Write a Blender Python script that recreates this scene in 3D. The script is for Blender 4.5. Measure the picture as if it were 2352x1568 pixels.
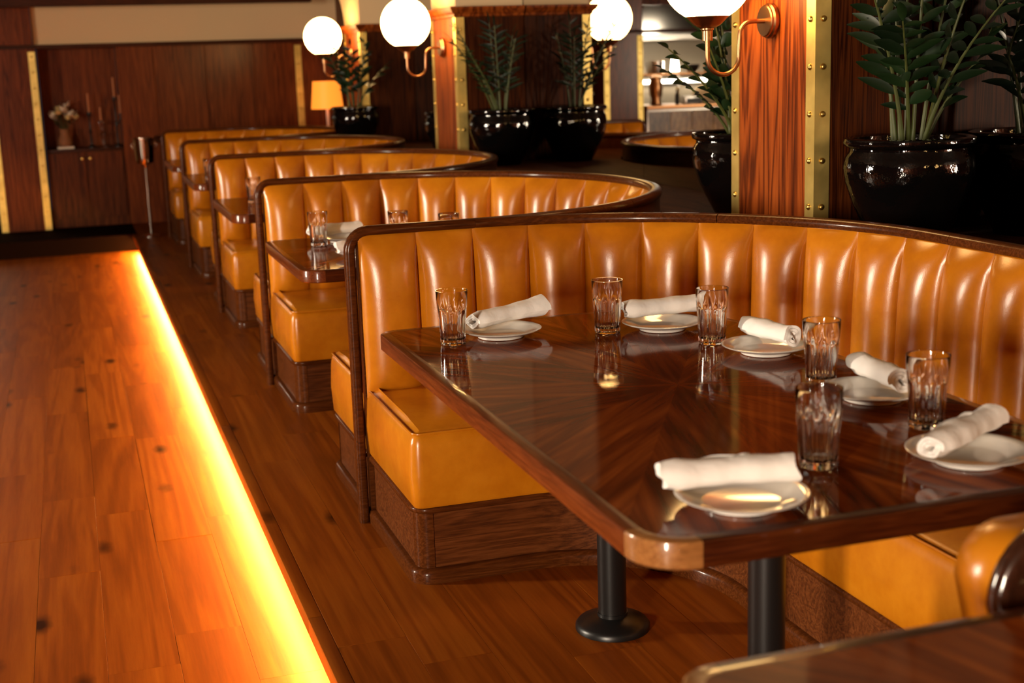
import bpy, bmesh, math, random
from math import sin, cos, pi, radians, sqrt, atan2
from mathutils import Vector, Matrix
random.seed(7)
for o in list(bpy.data.objects): bpy.data.objects.remove(o)
SC = bpy.context.scene
COL = SC.collection

# ------------------------------------------------------------------ camera
YAW, PITCH, ROLL = 0.3105701, 0.20314353, -0.0329122
CAM = Vector((-0.91063, -4.61286, 1.60945))
def make_camera():
    fw = Vector((sin(YAW)*cos(PITCH), cos(YAW)*cos(PITCH), -sin(PITCH)))
    r = Vector((cos(YAW), -sin(YAW), 0)); u = r.cross(fw)
    r2 = r*cos(ROLL)+u*sin(ROLL); u2 = -r*sin(ROLL)+u*cos(ROLL)
    cd = bpy.data.cameras.new('camera'); co = bpy.data.objects.new('camera', cd); COL.objects.link(co)
    m = Matrix.Identity(4)
    for i in range(3):
        m[i][0] = r2[i]; m[i][1] = u2[i]; m[i][2] = -fw[i]; m[i][3] = CAM[i]
    co.matrix_world = m
    cd.sensor_width = 36; cd.lens = 3091.37/2352*36; cd.clip_start = .05
    cd.dof.use_dof = True; cd.dof.focus_distance = 4.2; cd.dof.aperture_fstop = 3.2
    SC.camera = co
make_camera()

# ------------------------------------------------------------------ light and exposure
SC.view_settings.view_transform = 'Standard'; SC.view_settings.look = 'None'
SC.view_settings.gamma = 1; SC.view_settings.use_curve_mapping = False
SC.view_settings.exposure = 0.3
W = bpy.data.worlds.new('world'); SC.world = W; W.use_nodes = True
W.node_tree.nodes['Background'].inputs[0].default_value = (.75, .85, 1, 1)
W.node_tree.nodes['Background'].inputs[1].default_value = .02
SC.cycles.use_denoising = True
SC.cycles.max_bounces = 14; SC.cycles.diffuse_bounces = 3; SC.cycles.glossy_bounces = 4
SC.cycles.transmission_bounces = 14; SC.cycles.transparent_max_bounces = 8
SC.cycles.sample_clamp_indirect = 10.0
SC.cycles.caustics_refractive = False; SC.cycles.blur_glossy = 1.0; SC.cycles.caustics_reflective = False
WIN_STRENGTH = 190.0
GLOBE_STRENGTH = 17.0
LED_STRENGTH = 270.0
KITCHEN_STRENGTH = 36.0
WIN_COL = (1, .85, .66)
def window_light(y, w, z0, z1):
    # daylight entering through a window of the left wall
    l = bpy.data.lights.new('window_daylight', 'AREA'); l.shape = 'RECTANGLE'; l.size = z1-z0; l.size_y = w
    l.color = WIN_COL; l.energy = WIN_STRENGTH*math.pi*w*(z1-z0)
    o = bpy.data.objects.new('window_daylight', l); COL.objects.link(o); o.location = (-5.90, y, (z0+z1)/2); o.rotation_euler = (0, -pi/2, 0)
window_light(-8.3, .72, .45, 2.75)
window_light(1.6, .38, .8, 2.4)  # unseen second window, added to brighten the far booths

# ------------------------------------------------------------------ materials
def mat(name):
    m = bpy.data.materials.new(name); m.use_nodes = True
    return m, m.node_tree, m.node_tree.nodes['Principled BSDF']
def N(nt, typ, **kw):
    n = nt.nodes.new(typ)
    for k, v in kw.items(): setattr(n, k, v)
    return n
def ramp(nt, stops):
    r = N(nt, 'ShaderNodeValToRGB'); e = r.color_ramp.elements
    while len(e) < len(stops): e.new(.5)
    for el, (p, c) in zip(e, stops): el.position = p; el.color = (*c, 1)
    return r
def plain(name, col, rough=.5, metal=0, coat=0, spec=.5, coat_rough=.05):
    m, nt, b = mat(name)
    b.inputs['Base Color'].default_value = (*col, 1); b.inputs['Roughness'].default_value = rough
    b.inputs['Metallic'].default_value = metal; b.inputs['Coat Weight'].default_value = coat
    b.inputs['Coat Roughness'].default_value = coat_rough
    b.inputs['Specular IOR Level'].default_value = spec
    return m
def emit(name, col, strength):
    m, nt, b = mat(name)
    b.inputs['Base Color'].default_value = (*col, 1)
    b.inputs['Emission Color'].default_value = (*col, 1); b.inputs['Emission Strength'].default_value = strength
    return m
def bump(nt, b, fac, strength, dist=.002):
    bp = N(nt, 'ShaderNodeBump'); bp.inputs['Strength'].default_value = strength; bp.inputs['Distance'].default_value = dist
    nt.links.new(fac, bp.inputs['Height']); nt.links.new(bp.outputs[0], b.inputs['Normal'])
def wood(name, stops, axis='Y', rough=.35, coat=0, grain=1.0, knots=False, vary=.25, long=1.2, across=16, coat_rough=.06, pores=True, spec=.4, rings=55, finew=1.0):
    m, nt, b = mat(name); L = nt.links.new
    tc = N(nt, 'ShaderNodeTexCoord'); oi = N(nt, 'ShaderNodeObjectInfo')
    off = N(nt, 'ShaderNodeVectorMath', operation='SCALE')
    cx = N(nt, 'ShaderNodeCombineXYZ')
    for i in range(3): L(oi.outputs['Random'], cx.inputs[i])
    L(cx.outputs[0], off.inputs[0]); off.inputs['Scale'].default_value = 37.0
    add = N(nt, 'ShaderNodeVectorMath', operation='ADD'); L(tc.outputs['Object'], add.inputs[0]); L(off.outputs[0], add.inputs[1])
    mp = N(nt, 'ShaderNodeMapping'); L(add.outputs[0], mp.inputs[0])
    s = [across]*3; s['XYZ'.index(axis)] = long; mp.inputs['Scale'].default_value = s
    big = N(nt, 'ShaderNodeTexNoise'); L(mp.outputs[0], big.inputs['Vector'])
    big.inputs['Scale'].default_value = .55; big.inputs['Detail'].default_value = 3; big.inputs['Distortion'].default_value = .9
    # cathedral rings from a smooth field
    ml = N(nt, 'ShaderNodeMath', operation='MULTIPLY'); L(big.outputs['Fac'], ml.inputs[0]); ml.inputs[1].default_value = rings
    sn = N(nt, 'ShaderNodeMath', operation='SINE'); L(ml.outputs[0], sn.inputs[0])
    fine = N(nt, 'ShaderNodeTexNoise'); L(mp.outputs[0], fine.inputs['Vector'])
    fine.inputs['Scale'].default_value = 5; fine.inputs['Detail'].default_value = 4; fine.inputs['Roughness'].default_value = .7
    mx = N(nt, 'ShaderNodeMath', operation='MULTIPLY_ADD'); L(sn.outputs[0], mx.inputs[0]); mx.inputs[1].default_value = .13*grain; fw_ = N(nt, 'ShaderNodeMath', operation='MULTIPLY_ADD'); L(fine.outputs['Fac'], fw_.inputs[0]); fw_.inputs[1].default_value = finew; fw_.inputs[2].default_value = .5*(1-finew); L(fw_.outputs[0], mx.inputs[2])
    rv = N(nt, 'ShaderNodeMath', operation='MULTIPLY_ADD'); L(oi.outputs['Random'], rv.inputs[0]); rv.inputs[1].default_value = vary
    ad2 = N(nt, 'ShaderNodeMath', operation='ADD'); L(mx.outputs[0], ad2.inputs[0]); L(rv.outputs[0], ad2.inputs[1]); rv.inputs[2].default_value = -vary/2
    r = ramp(nt, stops); L(ad2.outputs[0], r.inputs[0]); colour = r.outputs[0]
    if knots:
        mp2 = N(nt, 'ShaderNodeMapping'); L(add.outputs[0], mp2.inputs[0]); s2 = [5.5]*3; s2['XYZ'.index(axis)] = 2.2; mp2.inputs['Scale'].default_value = s2
        vo = N(nt, 'ShaderNodeTexVoronoi'); L(mp2.outputs[0], vo.inputs['Vector']); vo.inputs['Scale'].default_value = .8
        nz = N(nt, 'ShaderNodeTexNoise'); L(add.outputs[0], nz.inputs['Vector']); nz.inputs['Scale'].default_value = 16
        sb = N(nt, 'ShaderNodeMath', operation='MULTIPLY_ADD'); L(nz.outputs['Fac'], sb.inputs[0]); sb.inputs[1].default_value = .12; L(vo.outputs['Distance'], sb.inputs[2])
        kr = ramp(nt, [(.10, (1, 1, 1)), (.25, (0, 0, 0))]); L(sb.outputs[0], kr.inputs[0])
        mxc = N(nt, 'ShaderNodeMix', data_type='RGBA'); L(kr.outputs[0], mxc.inputs[0]); L(colour, mxc.inputs[6])
        d = stops[0][1]; mxc.inputs[7].default_value = (d[0]*.22, d[1]*.2, d[2]*.2, 1); colour = mxc.outputs[2]
    L(colour, b.inputs['Base Color'])
    b.inputs['Roughness'].default_value = rough; b.inputs['Coat Weight'].default_value = coat; b.inputs['Coat Roughness'].default_value = coat_rough; b.inputs['Specular IOR Level'].default_value = spec
    bump(nt, b, fine.outputs['Fac'], .18 if pores else .05, .001)
    return m

M = {}
M['floor'] = wood('oak_floor', [(.2, (.14, .030, .0022)), (.5, (.235, .056, .0045)), (.8, (.34, .095, .008))], 'Y', .45, 0, .8, True, .16, .45, 11, spec=.07, rings=34, finew=.5)
M['subfloor'] = plain('subfloor_dark', (.03, .012, .004), .7)
M['panel'] = wood('oak_panel', [(.25, (.035, .006, .0013)), (.5, (.105, .022, .0042)), (.8, (.18, .044, .009))], 'Z', .42, 0, 1.2, False, .1, .8, 26, .15, spec=.12)
M['core'] = wood('oak_pillar_shaded_side', [(.25, (.016, .003, .0007)), (.5, (.05, .011, .0022)), (.8, (.09, .022, .0045))], 'Z', .45, 0, 1.3, False, .05, .8, 30, .15, spec=.06)  # shade on the pillar sides, where little daylight falls, put into the colour
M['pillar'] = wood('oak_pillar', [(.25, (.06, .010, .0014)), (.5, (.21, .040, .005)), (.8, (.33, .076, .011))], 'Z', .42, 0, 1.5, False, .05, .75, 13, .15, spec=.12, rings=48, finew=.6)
M['rim'] = wood('walnut_rim', [(.2, (.03, .007, .0014)), (.5, (.07, .018, .0035)), (.8, (.125, .035, .008))], 'X', .3, .22, .6, False, .1, 2, 30, .12, spec=.06)
M['plinth'] = wood('oak_plinth', [(.2, (.035, .009, .0025)), (.5, (.095, .026, .006)), (.8, (.16, .048, .012))], 'X', .4, .2, .9, False, .05, 1.5, 26, .15, spec=.12)
M['plinthy'] = wood('oak_plinth_side', [(.2, (.05, .015, .005)), (.5, (.13, .042, .013)), (.8, (.21, .075, .024))], 'Z', .33, .3, .9, False, .05, 1.5, 26, .12)
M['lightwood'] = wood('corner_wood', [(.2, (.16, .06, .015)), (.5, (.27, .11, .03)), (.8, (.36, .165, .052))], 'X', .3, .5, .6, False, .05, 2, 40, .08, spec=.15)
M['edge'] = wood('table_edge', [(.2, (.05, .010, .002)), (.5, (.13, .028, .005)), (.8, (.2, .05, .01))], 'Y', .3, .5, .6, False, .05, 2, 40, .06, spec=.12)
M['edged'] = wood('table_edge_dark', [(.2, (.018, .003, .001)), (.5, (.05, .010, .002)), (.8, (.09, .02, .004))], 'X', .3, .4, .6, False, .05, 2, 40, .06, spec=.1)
M['ledge'] = wood('ledge_wood', [(.2, (.03, .009, .003)), (.5, (.07, .021, .006)), (.8, (.11, .036, .010))], 'Y', .65, 0, .6, False, 0, 1.2, 14, .12, spec=.04)
M['beam'] = wood('beam_wood', [(.2, (.02, .005, .002)), (.5, (.05, .012, .004)), (.8, (.09, .024, .008))], 'X', .5, 0, .8, False, .1, 1, 18, spec=.15)
M['darkgloss'] = wood('dark_shell', [(.2, (.012, .004, .002)), (.5, (.03, .009, .004)), (.8, (.05, .016, .006))], 'Z', .2, 1, .5, False, 0, 1, 20, .04)
M['brass'] = plain('brass', (.70, .47, .13), .30, 1)
M['copper'] = plain('copper', (.42, .215, .10), .3, 1)
M['chrome'] = plain('chrome', (.72, .66, .58), .12, 1)
M['steel'] = plain('steel', (.62, .6, .56), .28, 1)
M['ksteel'] = wood('stained_steel', [(.3, (.06, .025, .01)), (.5, (.20, .11, .05)), (.75, (.5, .34, .18))], 'Z', .3, 0, .3, False, .3, 1.5, 5, spec=.5)
M['blackmetal'] = plain('black_metal', (.006, .006, .006), .35, 0, 0, .5)
M['plaster'] = plain('plaster', (.78, .56, .32), .9)
M['farpanel'] = wood('oak_far_panel', [(.25, (.055, .008, .0012)), (.5, (.15, .028, .0042)), (.8, (.24, .052, .009))], 'Z', .42, .22, 1.2, False, .1, .8, 26, .2, spec=.1)
M['step'] = plain('dark_step', (.008, .0025, .001), .8, 0, 0, .04)
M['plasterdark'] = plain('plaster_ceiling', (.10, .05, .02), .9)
M['porcelain'] = plain('porcelain', (.80, .76, .70), .12, 0, .5)
M['candle'] = plain('candle_wax', (.55, .18, .05), .45)
M['terracotta'] = plain('terracotta', (.26, .10, .035), .7)
M['petal'] = plain('petal', (.85, .68, .52), .6)
M['petaly'] = plain('petal_cream', (.72, .52, .22), .6)
M['paper'] = plain('book_paper', (.75, .66, .55), .7)
M['black'] = plain('black_iron', (.008, .006, .006), .4)
M['soil'] = plain('soil', (.012, .008, .005), .95)
M['tile'] = plain('kitchen_wall', (.40, .34, .26), .3)
M['shadew'] = emit('lampshade', (1, .27, .025), 1.05)
M['globe'] = emit('opal_globe', (1, .58, .20), GLOBE_STRENGTH)
M['led'] = emit('led_strip', (1, .53, .125), LED_STRENGTH)
M['ktube'] = emit('kitchen_light', (1, .86, .66), KITCHEN_STRENGTH)
M['window'] = emit('daylit_window', WIN_COL, 2.0)
M['frame'] = plain('window_frame', (.02, .014, .01), .5)
M['mirror'] = plain('mirror', (.72, .70, .66), .0, 1)
m, nt, b = mat('mirror_edge'); b.inputs['Base Color'].default_value = (.35, .33, .28, 1); b.inputs['Roughness'].default_value = .2; M['medge'] = m
m, nt, b = mat('clear_glass')
b.inputs['Transmission Weight'].default_value = 1; b.inputs['Roughness'].default_value = 0; b.inputs['IOR'].default_value = 1.47
b.inputs['Base Color'].default_value = (1, 1, .99, 1); M['glass'] = m

def leather():
    m, nt, b = mat('cognac_leather'); L = nt.links.new
    tc = N(nt, 'ShaderNodeTexCoord'); oi = N(nt, 'ShaderNodeObjectInfo')
    n1 = N(nt, 'ShaderNodeTexNoise'); L(tc.outputs['Object'], n1.inputs['Vector']); n1.inputs['Scale'].default_value = 3.2; n1.inputs['Detail'].default_value = 5; n1.inputs['Roughness'].default_value = .65
    rv = N(nt, 'ShaderNodeMath', operation='MULTIPLY_ADD'); L(oi.outputs['Random'], rv.inputs[0]); rv.inputs[1].default_value = .12; L(n1.outputs['Fac'], rv.inputs[2])
    r = ramp(nt, [(.35, (.37, .105, .004)), (.55, (.49, .158, .005)), (.78, (.61, .225, .010))]); L(rv.outputs[0], r.inputs[0]); L(r.outputs[0], b.inputs['Base Color'])
    v = N(nt, 'ShaderNodeTexVoronoi'); L(tc.outputs['Object'], v.inputs['Vector']); v.inputs['Scale'].default_value = 420
    n2 = N(nt, 'ShaderNodeTexNoise'); L(tc.outputs['Object'], n2.inputs['Vector']); n2.inputs['Scale'].default_value = 38; n2.inputs['Detail'].default_value = 3
    a = N(nt, 'ShaderNodeMath', operation='MULTIPLY_ADD'); L(v.outputs['Distance'], a.inputs[0]); a.inputs[1].default_value = .3; L(n2.outputs['Fac'], a.inputs[2])
    bump(nt, b, a.outputs[0], .22, .0015)
    rr = N(nt, 'ShaderNodeMapRange'); L(n1.outputs['Fac'], rr.inputs[0]); rr.inputs[3].default_value = .30; rr.inputs[4].default_value = .20; L(rr.outputs[0], b.inputs['Roughness'])
    return m
M['leather'] = leather()

def veneer():
    # sunburst-matched veneer: sixteen wedges of grain meeting at the table centre
    m, nt, b = mat('sunburst_veneer'); L = nt.links.new
    def mth(op, a, c=None):
        n = N(nt, 'ShaderNodeMath', operation=op)
        for i, x in enumerate((a, c)):
            if x is None: continue
            if isinstance(x, (int, float)): n.inputs[i].default_value = x
            else: L(x, n.inputs[i])
        return n.outputs[0]
    tc = N(nt, 'ShaderNodeTexCoord'); sp = N(nt, 'ShaderNodeSeparateXYZ'); L(tc.outputs['Object'], sp.inputs[0])
    th = mth('ARCTAN2', sp.outputs[1], sp.outputs[0]); K = 12
    a = mth('MULTIPLY', th, K/(2*pi)); fl = mth('FLOOR', a); fr = mth('SUBTRACT', mth('SUBTRACT', a, fl), .5)
    rr = mth('SQRT', mth('ADD', mth('MULTIPLY', sp.outputs[0], sp.outputs[0]), mth('MULTIPLY', sp.outputs[1], sp.outputs[1])))
    ang = mth('MULTIPLY', fr, 2*pi/K); perp = mth('MULTIPLY', rr, mth('SINE', ang)); rad = mth('MULTIPLY', rr, mth('COSINE', ang))
    pp = mth('ABSOLUTE', perp)
    cx = N(nt, 'ShaderNodeCombineXYZ'); L(mth('MULTIPLY', pp, 26), cx.inputs[0]); L(mth('MULTIPLY', rad, 1.6), cx.inputs[1])
    n1 = N(nt, 'ShaderNodeTexNoise'); L(cx.outputs[0], n1.inputs['Vector']); n1.inputs['Scale'].default_value = 1; n1.inputs['Detail'].default_value = 4; n1.inputs['Roughness'].default_value = .55; n1.inputs['Distortion'].default_value = .3
    alt = mth('MULTIPLY', mth('FRACT', mth('MULTIPLY', fl, .5)), .14)
    f = mth('ADD', n1.outputs['Fac'], alt)
    r = ramp(nt, [(.30, (.045, .006, .001)), (.5, (.17, .030, .0035)), (.72, (.34, .080, .010))]); L(f, r.inputs[0]); L(r.outputs[0], b.inputs['Base Color'])
    b.inputs['Roughness'].default_value = .5; b.inputs['Specular IOR Level'].default_value = 0; b.inputs['Coat Weight'].default_value = .55; b.inputs['Coat Roughness'].default_value = .07
    bp = N(nt, 'ShaderNodeBump'); bp.inputs['Strength'].default_value = .06; bp.inputs['Distance'].default_value = .001
    L(n1.outputs['Fac'], bp.inputs['Height']); L(bp.outputs[0], b.inputs['Coat Normal'])
    return m
M['veneer'] = veneer()

def napkin_mat():
    m, nt, b = mat('cotton_napkin'); L = nt.links.new
    tc = N(nt, 'ShaderNodeTexCoord'); n = N(nt, 'ShaderNodeTexNoise'); L(tc.outputs['Object'], n.inputs['Vector']); n.inputs['Scale'].default_value = 28; n.inputs['Detail'].default_value = 3
    b.inputs['Base Color'].default_value = (.90, .86, .82, 1); b.inputs['Roughness'].default_value = .85; bump(nt, b, n.outputs['Fac'], .5, .006)
    return m
M['napkin'] = napkin_mat()
def glaze():
    m, nt, b = mat('black_glaze'); L = nt.links.new
    tc = N(nt, 'ShaderNodeTexCoord'); n = N(nt, 'ShaderNodeTexNoise'); L(tc.outputs['Object'], n.inputs['Vector']); n.inputs['Scale'].default_value = 14; n.inputs['Detail'].default_value = 4
    b.inputs['Base Color'].default_value = (.002, .0017, .0017, 1); b.inputs['Roughness'].default_value = .05; bump(nt, b, n.outputs['Fac'], .5, .012)
    return m
M['glaze'] = glaze()
def leafm(name, c1, c2):
    m, nt, b = mat(name); L = nt.links.new
    oi = N(nt, 'ShaderNodeObjectInfo'); r = ramp(nt, [(0, c1), (1, c2)]); L(oi.outputs['Random'], r.inputs[0]); L(r.outputs[0], b.inputs['Base Color'])
    b.inputs['Roughness'].default_value = .42; b.inputs['Specular IOR Level'].default_value = .3
    return m
M['leaf'] = leafm('leaf_green', (.0025, .009, .0025), (.007, .021, .005))
M['stem'] = plain('stem_green', (.05, .062, .012), .5)
def brushed_brass():
    m, nt, b = mat('brass_strip'); L = nt.links.new
    tc = N(nt, 'ShaderNodeTexCoord'); n = N(nt, 'ShaderNodeTexNoise'); L(tc.outputs['Object'], n.inputs['Vector']); n.inputs['Scale'].default_value = 9; n.inputs['Detail'].default_value = 3
    r = ramp(nt, [(.3, (.58, .42, .12)), (.7, (.85, .64, .2))]); L(n.outputs['Fac'], r.inputs[0]); L(r.outputs[0], b.inputs['Base Color'])
    b.inputs['Metallic'].default_value = .8; b.inputs['Roughness'].default_value = .42
    return m
M['strip'] = brushed_brass()

# ------------------------------------------------------------------ mesh helpers
def link(name, me, mt, parent=None, loc=None, rz=0, smooth=None):
    o = bpy.data.objects.new(name, me); COL.objects.link(o)
    if mt and not me.materials: me.materials.append(mt)
    if parent: o.parent = parent
    if loc: o.location = loc
    if rz: o.rotation_euler = (0, 0, rz)
    return o
def mesh(name, vs, fs, angle=35):
    me = bpy.data.meshes.new(name); me.from_pydata([tuple(v) for v in vs], [], fs)
    bm = bmesh.new(); bm.from_mesh(me); bmesh.ops.recalc_face_normals(bm, faces=bm.faces); bm.to_mesh(me); bm.free()
    if angle:
        me.polygons.foreach_set('use_smooth', [True]*len(me.polygons)); me.set_sharp_from_angle(angle=radians(angle))
    me.update(); return me
def box_me(name, x0, x1, y0, y1, z0, z1, bev=0, seg=2):
    bm = bmesh.new(); bmesh.ops.create_cube(bm, size=1)
    for v in bm.verts:
        v.co = Vector(((x0+x1)/2+v.co.x*(x1-x0), (y0+y1)/2+v.co.y*(y1-y0), (z0+z1)/2+v.co.z*(z1-z0)))
    if bev: bmesh.ops.bevel(bm, geom=list(bm.edges), offset=bev, segments=seg, affect='EDGES', profile=.6)
    me = bpy.data.meshes.new(name); bm.to_mesh(me); bm.free()
    if bev:
        me.polygons.foreach_set('use_smooth', [True]*len(me.polygons)); me.set_sharp_from_angle(angle=radians(40))
    return me
def box(name, x0, x1, y0, y1, z0, z1, mt, parent=None, bev=0, seg=2, loc=None, rz=0):
    return link(name, box_me(name, x0, x1, y0, y1, z0, z1, bev, seg), mt, parent, loc, rz)
def lathe_me(name, prof, seg=32, angle=40, facet=None):
    vs, fs = [], []; n = len(prof)
    for i, (r, z) in enumerate(prof):
        for j in range(seg):
            a = 2*pi*j/seg; rr = r*(facet(a, i) if facet else 1)
            vs.append((rr*cos(a), rr*sin(a), z))
    for i in range(n-1):
        for j in range(seg):
            k = (j+1) % seg; fs.append((i*seg+j, i*seg+k, (i+1)*seg+k, (i+1)*seg+j))
    if prof[0][0] > 1e-5: fs.append(tuple(reversed(range(seg))))
    if prof[-1][0] > 1e-5: fs.append(tuple(range((n-1)*seg, n*seg)))
    me = mesh(name, vs, fs, angle)
    bm = bmesh.new(); bm.from_mesh(me); bmesh.ops.remove_doubles(bm, verts=bm.verts, dist=1e-6); bm.to_mesh(me); bm.free()
    me.polygons.foreach_set('use_smooth', [True]*len(me.polygons)); me.set_sharp_from_angle(angle=radians(angle))
    return me
def lathe(name, prof, mt, parent=None, loc=None, seg=32, angle=40):
    return link(name, lathe_me(name, prof, seg, angle), mt, parent, loc)
def sweep_me(name, pts, A, B, prof, caps=True, angle=35, close=False):
    # pts: points, A/B: per-point direction vectors, prof: list of (a,b)
    vs, fs = [], []; m = len(prof); n = len(pts)
    for p, a, b in zip(pts, A, B):
        p, a, b = Vector(p), Vector(a), Vector(b)
        for (u, v) in prof: vs.append(p+a*u+b*v)
    for i in range(n if close else n-1):
        k = (i+1) % n
        for j in range(m):
            q = (j+1) % m; fs.append((i*m+j, i*m+q, k*m+q, k*m+j))
    if caps and not close: fs.append(tuple(reversed(range(m)))); fs.append(tuple(range((n-1)*m, n*m)))
    return mesh(name, vs, fs, angle)
def sweep(name, pts, A, B, prof, mt, parent=None, **k):
    return link(name, sweep_me(name, pts, A, B, prof, **k), mt, parent)
def oval(ra, rb, n=12, p=2.0, ca=0, cb=0):
    out = []
    for i in range(n):
        a = 2*pi*i/n; c, s = cos(a), sin(a)
        out.append((ca+ra*math.copysign(abs(c)**(2/p), c), cb+rb*math.copysign(abs(s)**(2/p), s)))
    return out
def rect(a0, a1, b0, b1): return [(a0, b0), (a1, b0), (a1, b1), (a0, b1)]
def tube_me(name, pts, r, n=10, angle=60):
    pts = [Vector(p) for p in pts]; A, B = [], []; ref = Vector((0, 0, 1))
    T0 = (pts[1]-pts[0]).normalized()
    if abs(T0.dot(ref)) > .9: ref = Vector((0, 1, 0))
    a = T0.cross(ref).normalized()
    for i, p in enumerate(pts):
        t = (pts[min(i+1, len(pts)-1)]-pts[max(i-1, 0)]).normalized()
        a = (a-t*a.dot(t)).normalized(); b = t.cross(a); rr = r[i] if isinstance(r, (list, tuple)) else r
        A.append(a*rr); B.append(b*rr)
    return sweep_me(name, pts, A, B, oval(1, 1, n), angle=angle)
def tube(name, pts, r, mt, parent=None, n=10): return link(name, tube_me(name, pts, r, n), mt, parent)
def extrude_poly(name, poly, z0, z1, mt, parent=None, angle=30, bev=0):
    n = len(poly); vs = [(x, y, z0) for x, y in poly]+[(x, y, z1) for x, y in poly]
    fs = [tuple(reversed(range(n))), tuple(range(n, 2*n))]+[(i, (i+1) % n, n+(i+1) % n, n+i) for i in range(n)]
    return link(name, mesh(name, vs, fs, angle), mt, parent)
def empty(name, loc=(0, 0, 0), rz=0):
    o = bpy.data.objects.new(name, None); COL.objects.link(o); o.location = loc; o.rotation_euler = (0, 0, rz)
    o.empty_display_size = .1; return o
def tag(o, label, cat=None, group=None, kind=None):
    o['label'] = label
    if cat: o['category'] = cat
    if group: o['group'] = group
    if kind: o['kind'] = kind
    return o
def struct(o, label=None):
    o['kind'] = 'structure'
    if label: o['label'] = label
    return o
def copy_tree(o, parent=None):
    c = o.copy(); COL.objects.link(c); c.parent = parent
    for ch in list(o.children): copy_tree(ch, c)
    return c

# ------------------------------------------------------------------ measures
D = 2.352                       # booth spacing along the aisle
R = D/2; XS = .39               # radius of the booth ends, straight part of each arm
TH = 1.055                      # centre height of the cap rail
XP, XM = 1.61, 2.09             # pillar face, mirror plane
EDGE = -.36; LOW = -.17         # platform edge, lower floor height
YF = 11.0                       # far wall
PIL = [(-.355, .27), (4.24, 4.87), (7.33, 8.02)]
ZT = .825                       # table top height
LEDGE = .955

# ------------------------------------------------------------------ floors
def planks(floor, x0, x1, y0, y1, w, z, seed, ymask=None):
    rnd = random.Random(seed); lens = [.95, 1.25, 1.6, 1.95]
    mes = [box_me('plank', 0, w-.0007, 0, l-.0007, -.018, 0, .0004, 1) for l in lens]
    for me in mes: me.materials.append(M['floor'])
    nrow = int(math.ceil((x1-x0)/w-1e-6))
    for i in range(nrow):
        y = y0-rnd.random()*1.2
        while y < y1-.02:
            k = rnd.randrange(4)
            if y+lens[k] > y1:
                l = y1-y; me = box_me('plank', 0, w-.0007, 0, l-.0007, -.018, 0, .0004, 1); me.materials.append(M['floor'])
            else: l = lens[k]; me = mes[k]
            o = link('plank', me, None, floor, (x0+i*w, y, z+rnd.uniform(-.0006, .0004)))
            y += l
fl = struct(box('floor', -6, EDGE+.06, -9, 9.9, LOW-.06, LOW-.016, M['subfloor']), 'oak plank floor of the lower aisle')
planks(fl, EDGE+.06-.215*9, EDGE+.06, -3.6, 9.9, .215, LOW, 3)
box('plank_field', -6, EDGE+.06-.215*9, -9, 9.9, LOW-.015, LOW, M['floor'], fl)
box('plank_field', EDGE+.06-.215*9, EDGE+.06, -9, -4.9, LOW-.015, LOW, M['floor'], fl)
pf = struct(box('floor_platform', EDGE+.055, XM+.02, -5.6, YF+.4, LOW-.06, -.018, M['subfloor']), 'raised oak plank platform under the booths')
planks(pf, EDGE+.045, EDGE+.045+.2*7, -3.7, YF, .2, 0, 11)
box('plank_field', EDGE+.045+1.4, XM, -5.6, YF, -.018, -.001, M['floor'], pf)
box('plank_field', EDGE+.045, EDGE+.045+1.4, -5.6, -5.0, -.018, -.001, M['floor'], pf)
# cross platform at the far end of the aisle
pc = struct(box('floor_far_step', -6, EDGE+.05, 9.9, 13.4, LOW-.06, -.002, M['step']), 'dark raised step before the far cabinet')
# nosing boards along the edge, and the riser below with a light strip tucked under
y = -5.6; k = 0
while y < 9.88:
    l = min(2.4, 9.88-y)
    o = box('trim_nosing', EDGE, EDGE+.044, y, y+l-.002, -.056, .0005, M['floor'], None, .004, 2); struct(o, 'oak nosing board along the platform edge'); y += l
riser = struct(box('trim_riser', EDGE+.05, EDGE+.06, -5.6, 9.9, LOW, -.03, M['plinth']), 'step riser below the platform edge')
led = empty('light_strip', (EDGE+.032, 2, -.062))
tag(led, 'glowing amber light strip tucked under the platform edge', 'light strip')
box('diffuser', -.008, .008, -7.5, 7.82, -.016, -.003, M['led'], led)
box('channel', -.008, .013, -7.5, 7.82, -.003, .004, M['black'], led)

# ------------------------------------------------------------------ booths
class Path:
    def __init__(s, kind):
        if kind == 'U': s.seg = [('l', 0, 0, 1, 0, XS), ('a', XS, -R, pi), ('l', XS, -D, -1, 0, XS)]
        else: s.seg = [('l', 0, 0, 1, 0, XS), ('a', XS, -R, pi/2), ('l', XS+R, -R, 0, -1, 2.15)]
        s.len = sum(q[5] if q[0] == 'l' else q[3]*R for q in s.seg)
    def at(s, t):
        for i, q in enumerate(s.seg):
            l = q[5] if q[0] == 'l' else q[3]*R
            if t <= l+1e-9 or i == len(s.seg)-1: break
            t -= l
        if q[0] == 'l': p = Vector((q[1]+q[3]*t, q[2]+q[4]*t, 0)); T = Vector((q[3], q[4], 0))
        else:
            a = pi/2-t/R; p = Vector((q[1]+R*cos(a), q[2]+R*sin(a), 0)); T = Vector((sin(a), -cos(a), 0))
        return p, T, Vector((T.y, -T.x, 0))
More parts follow.
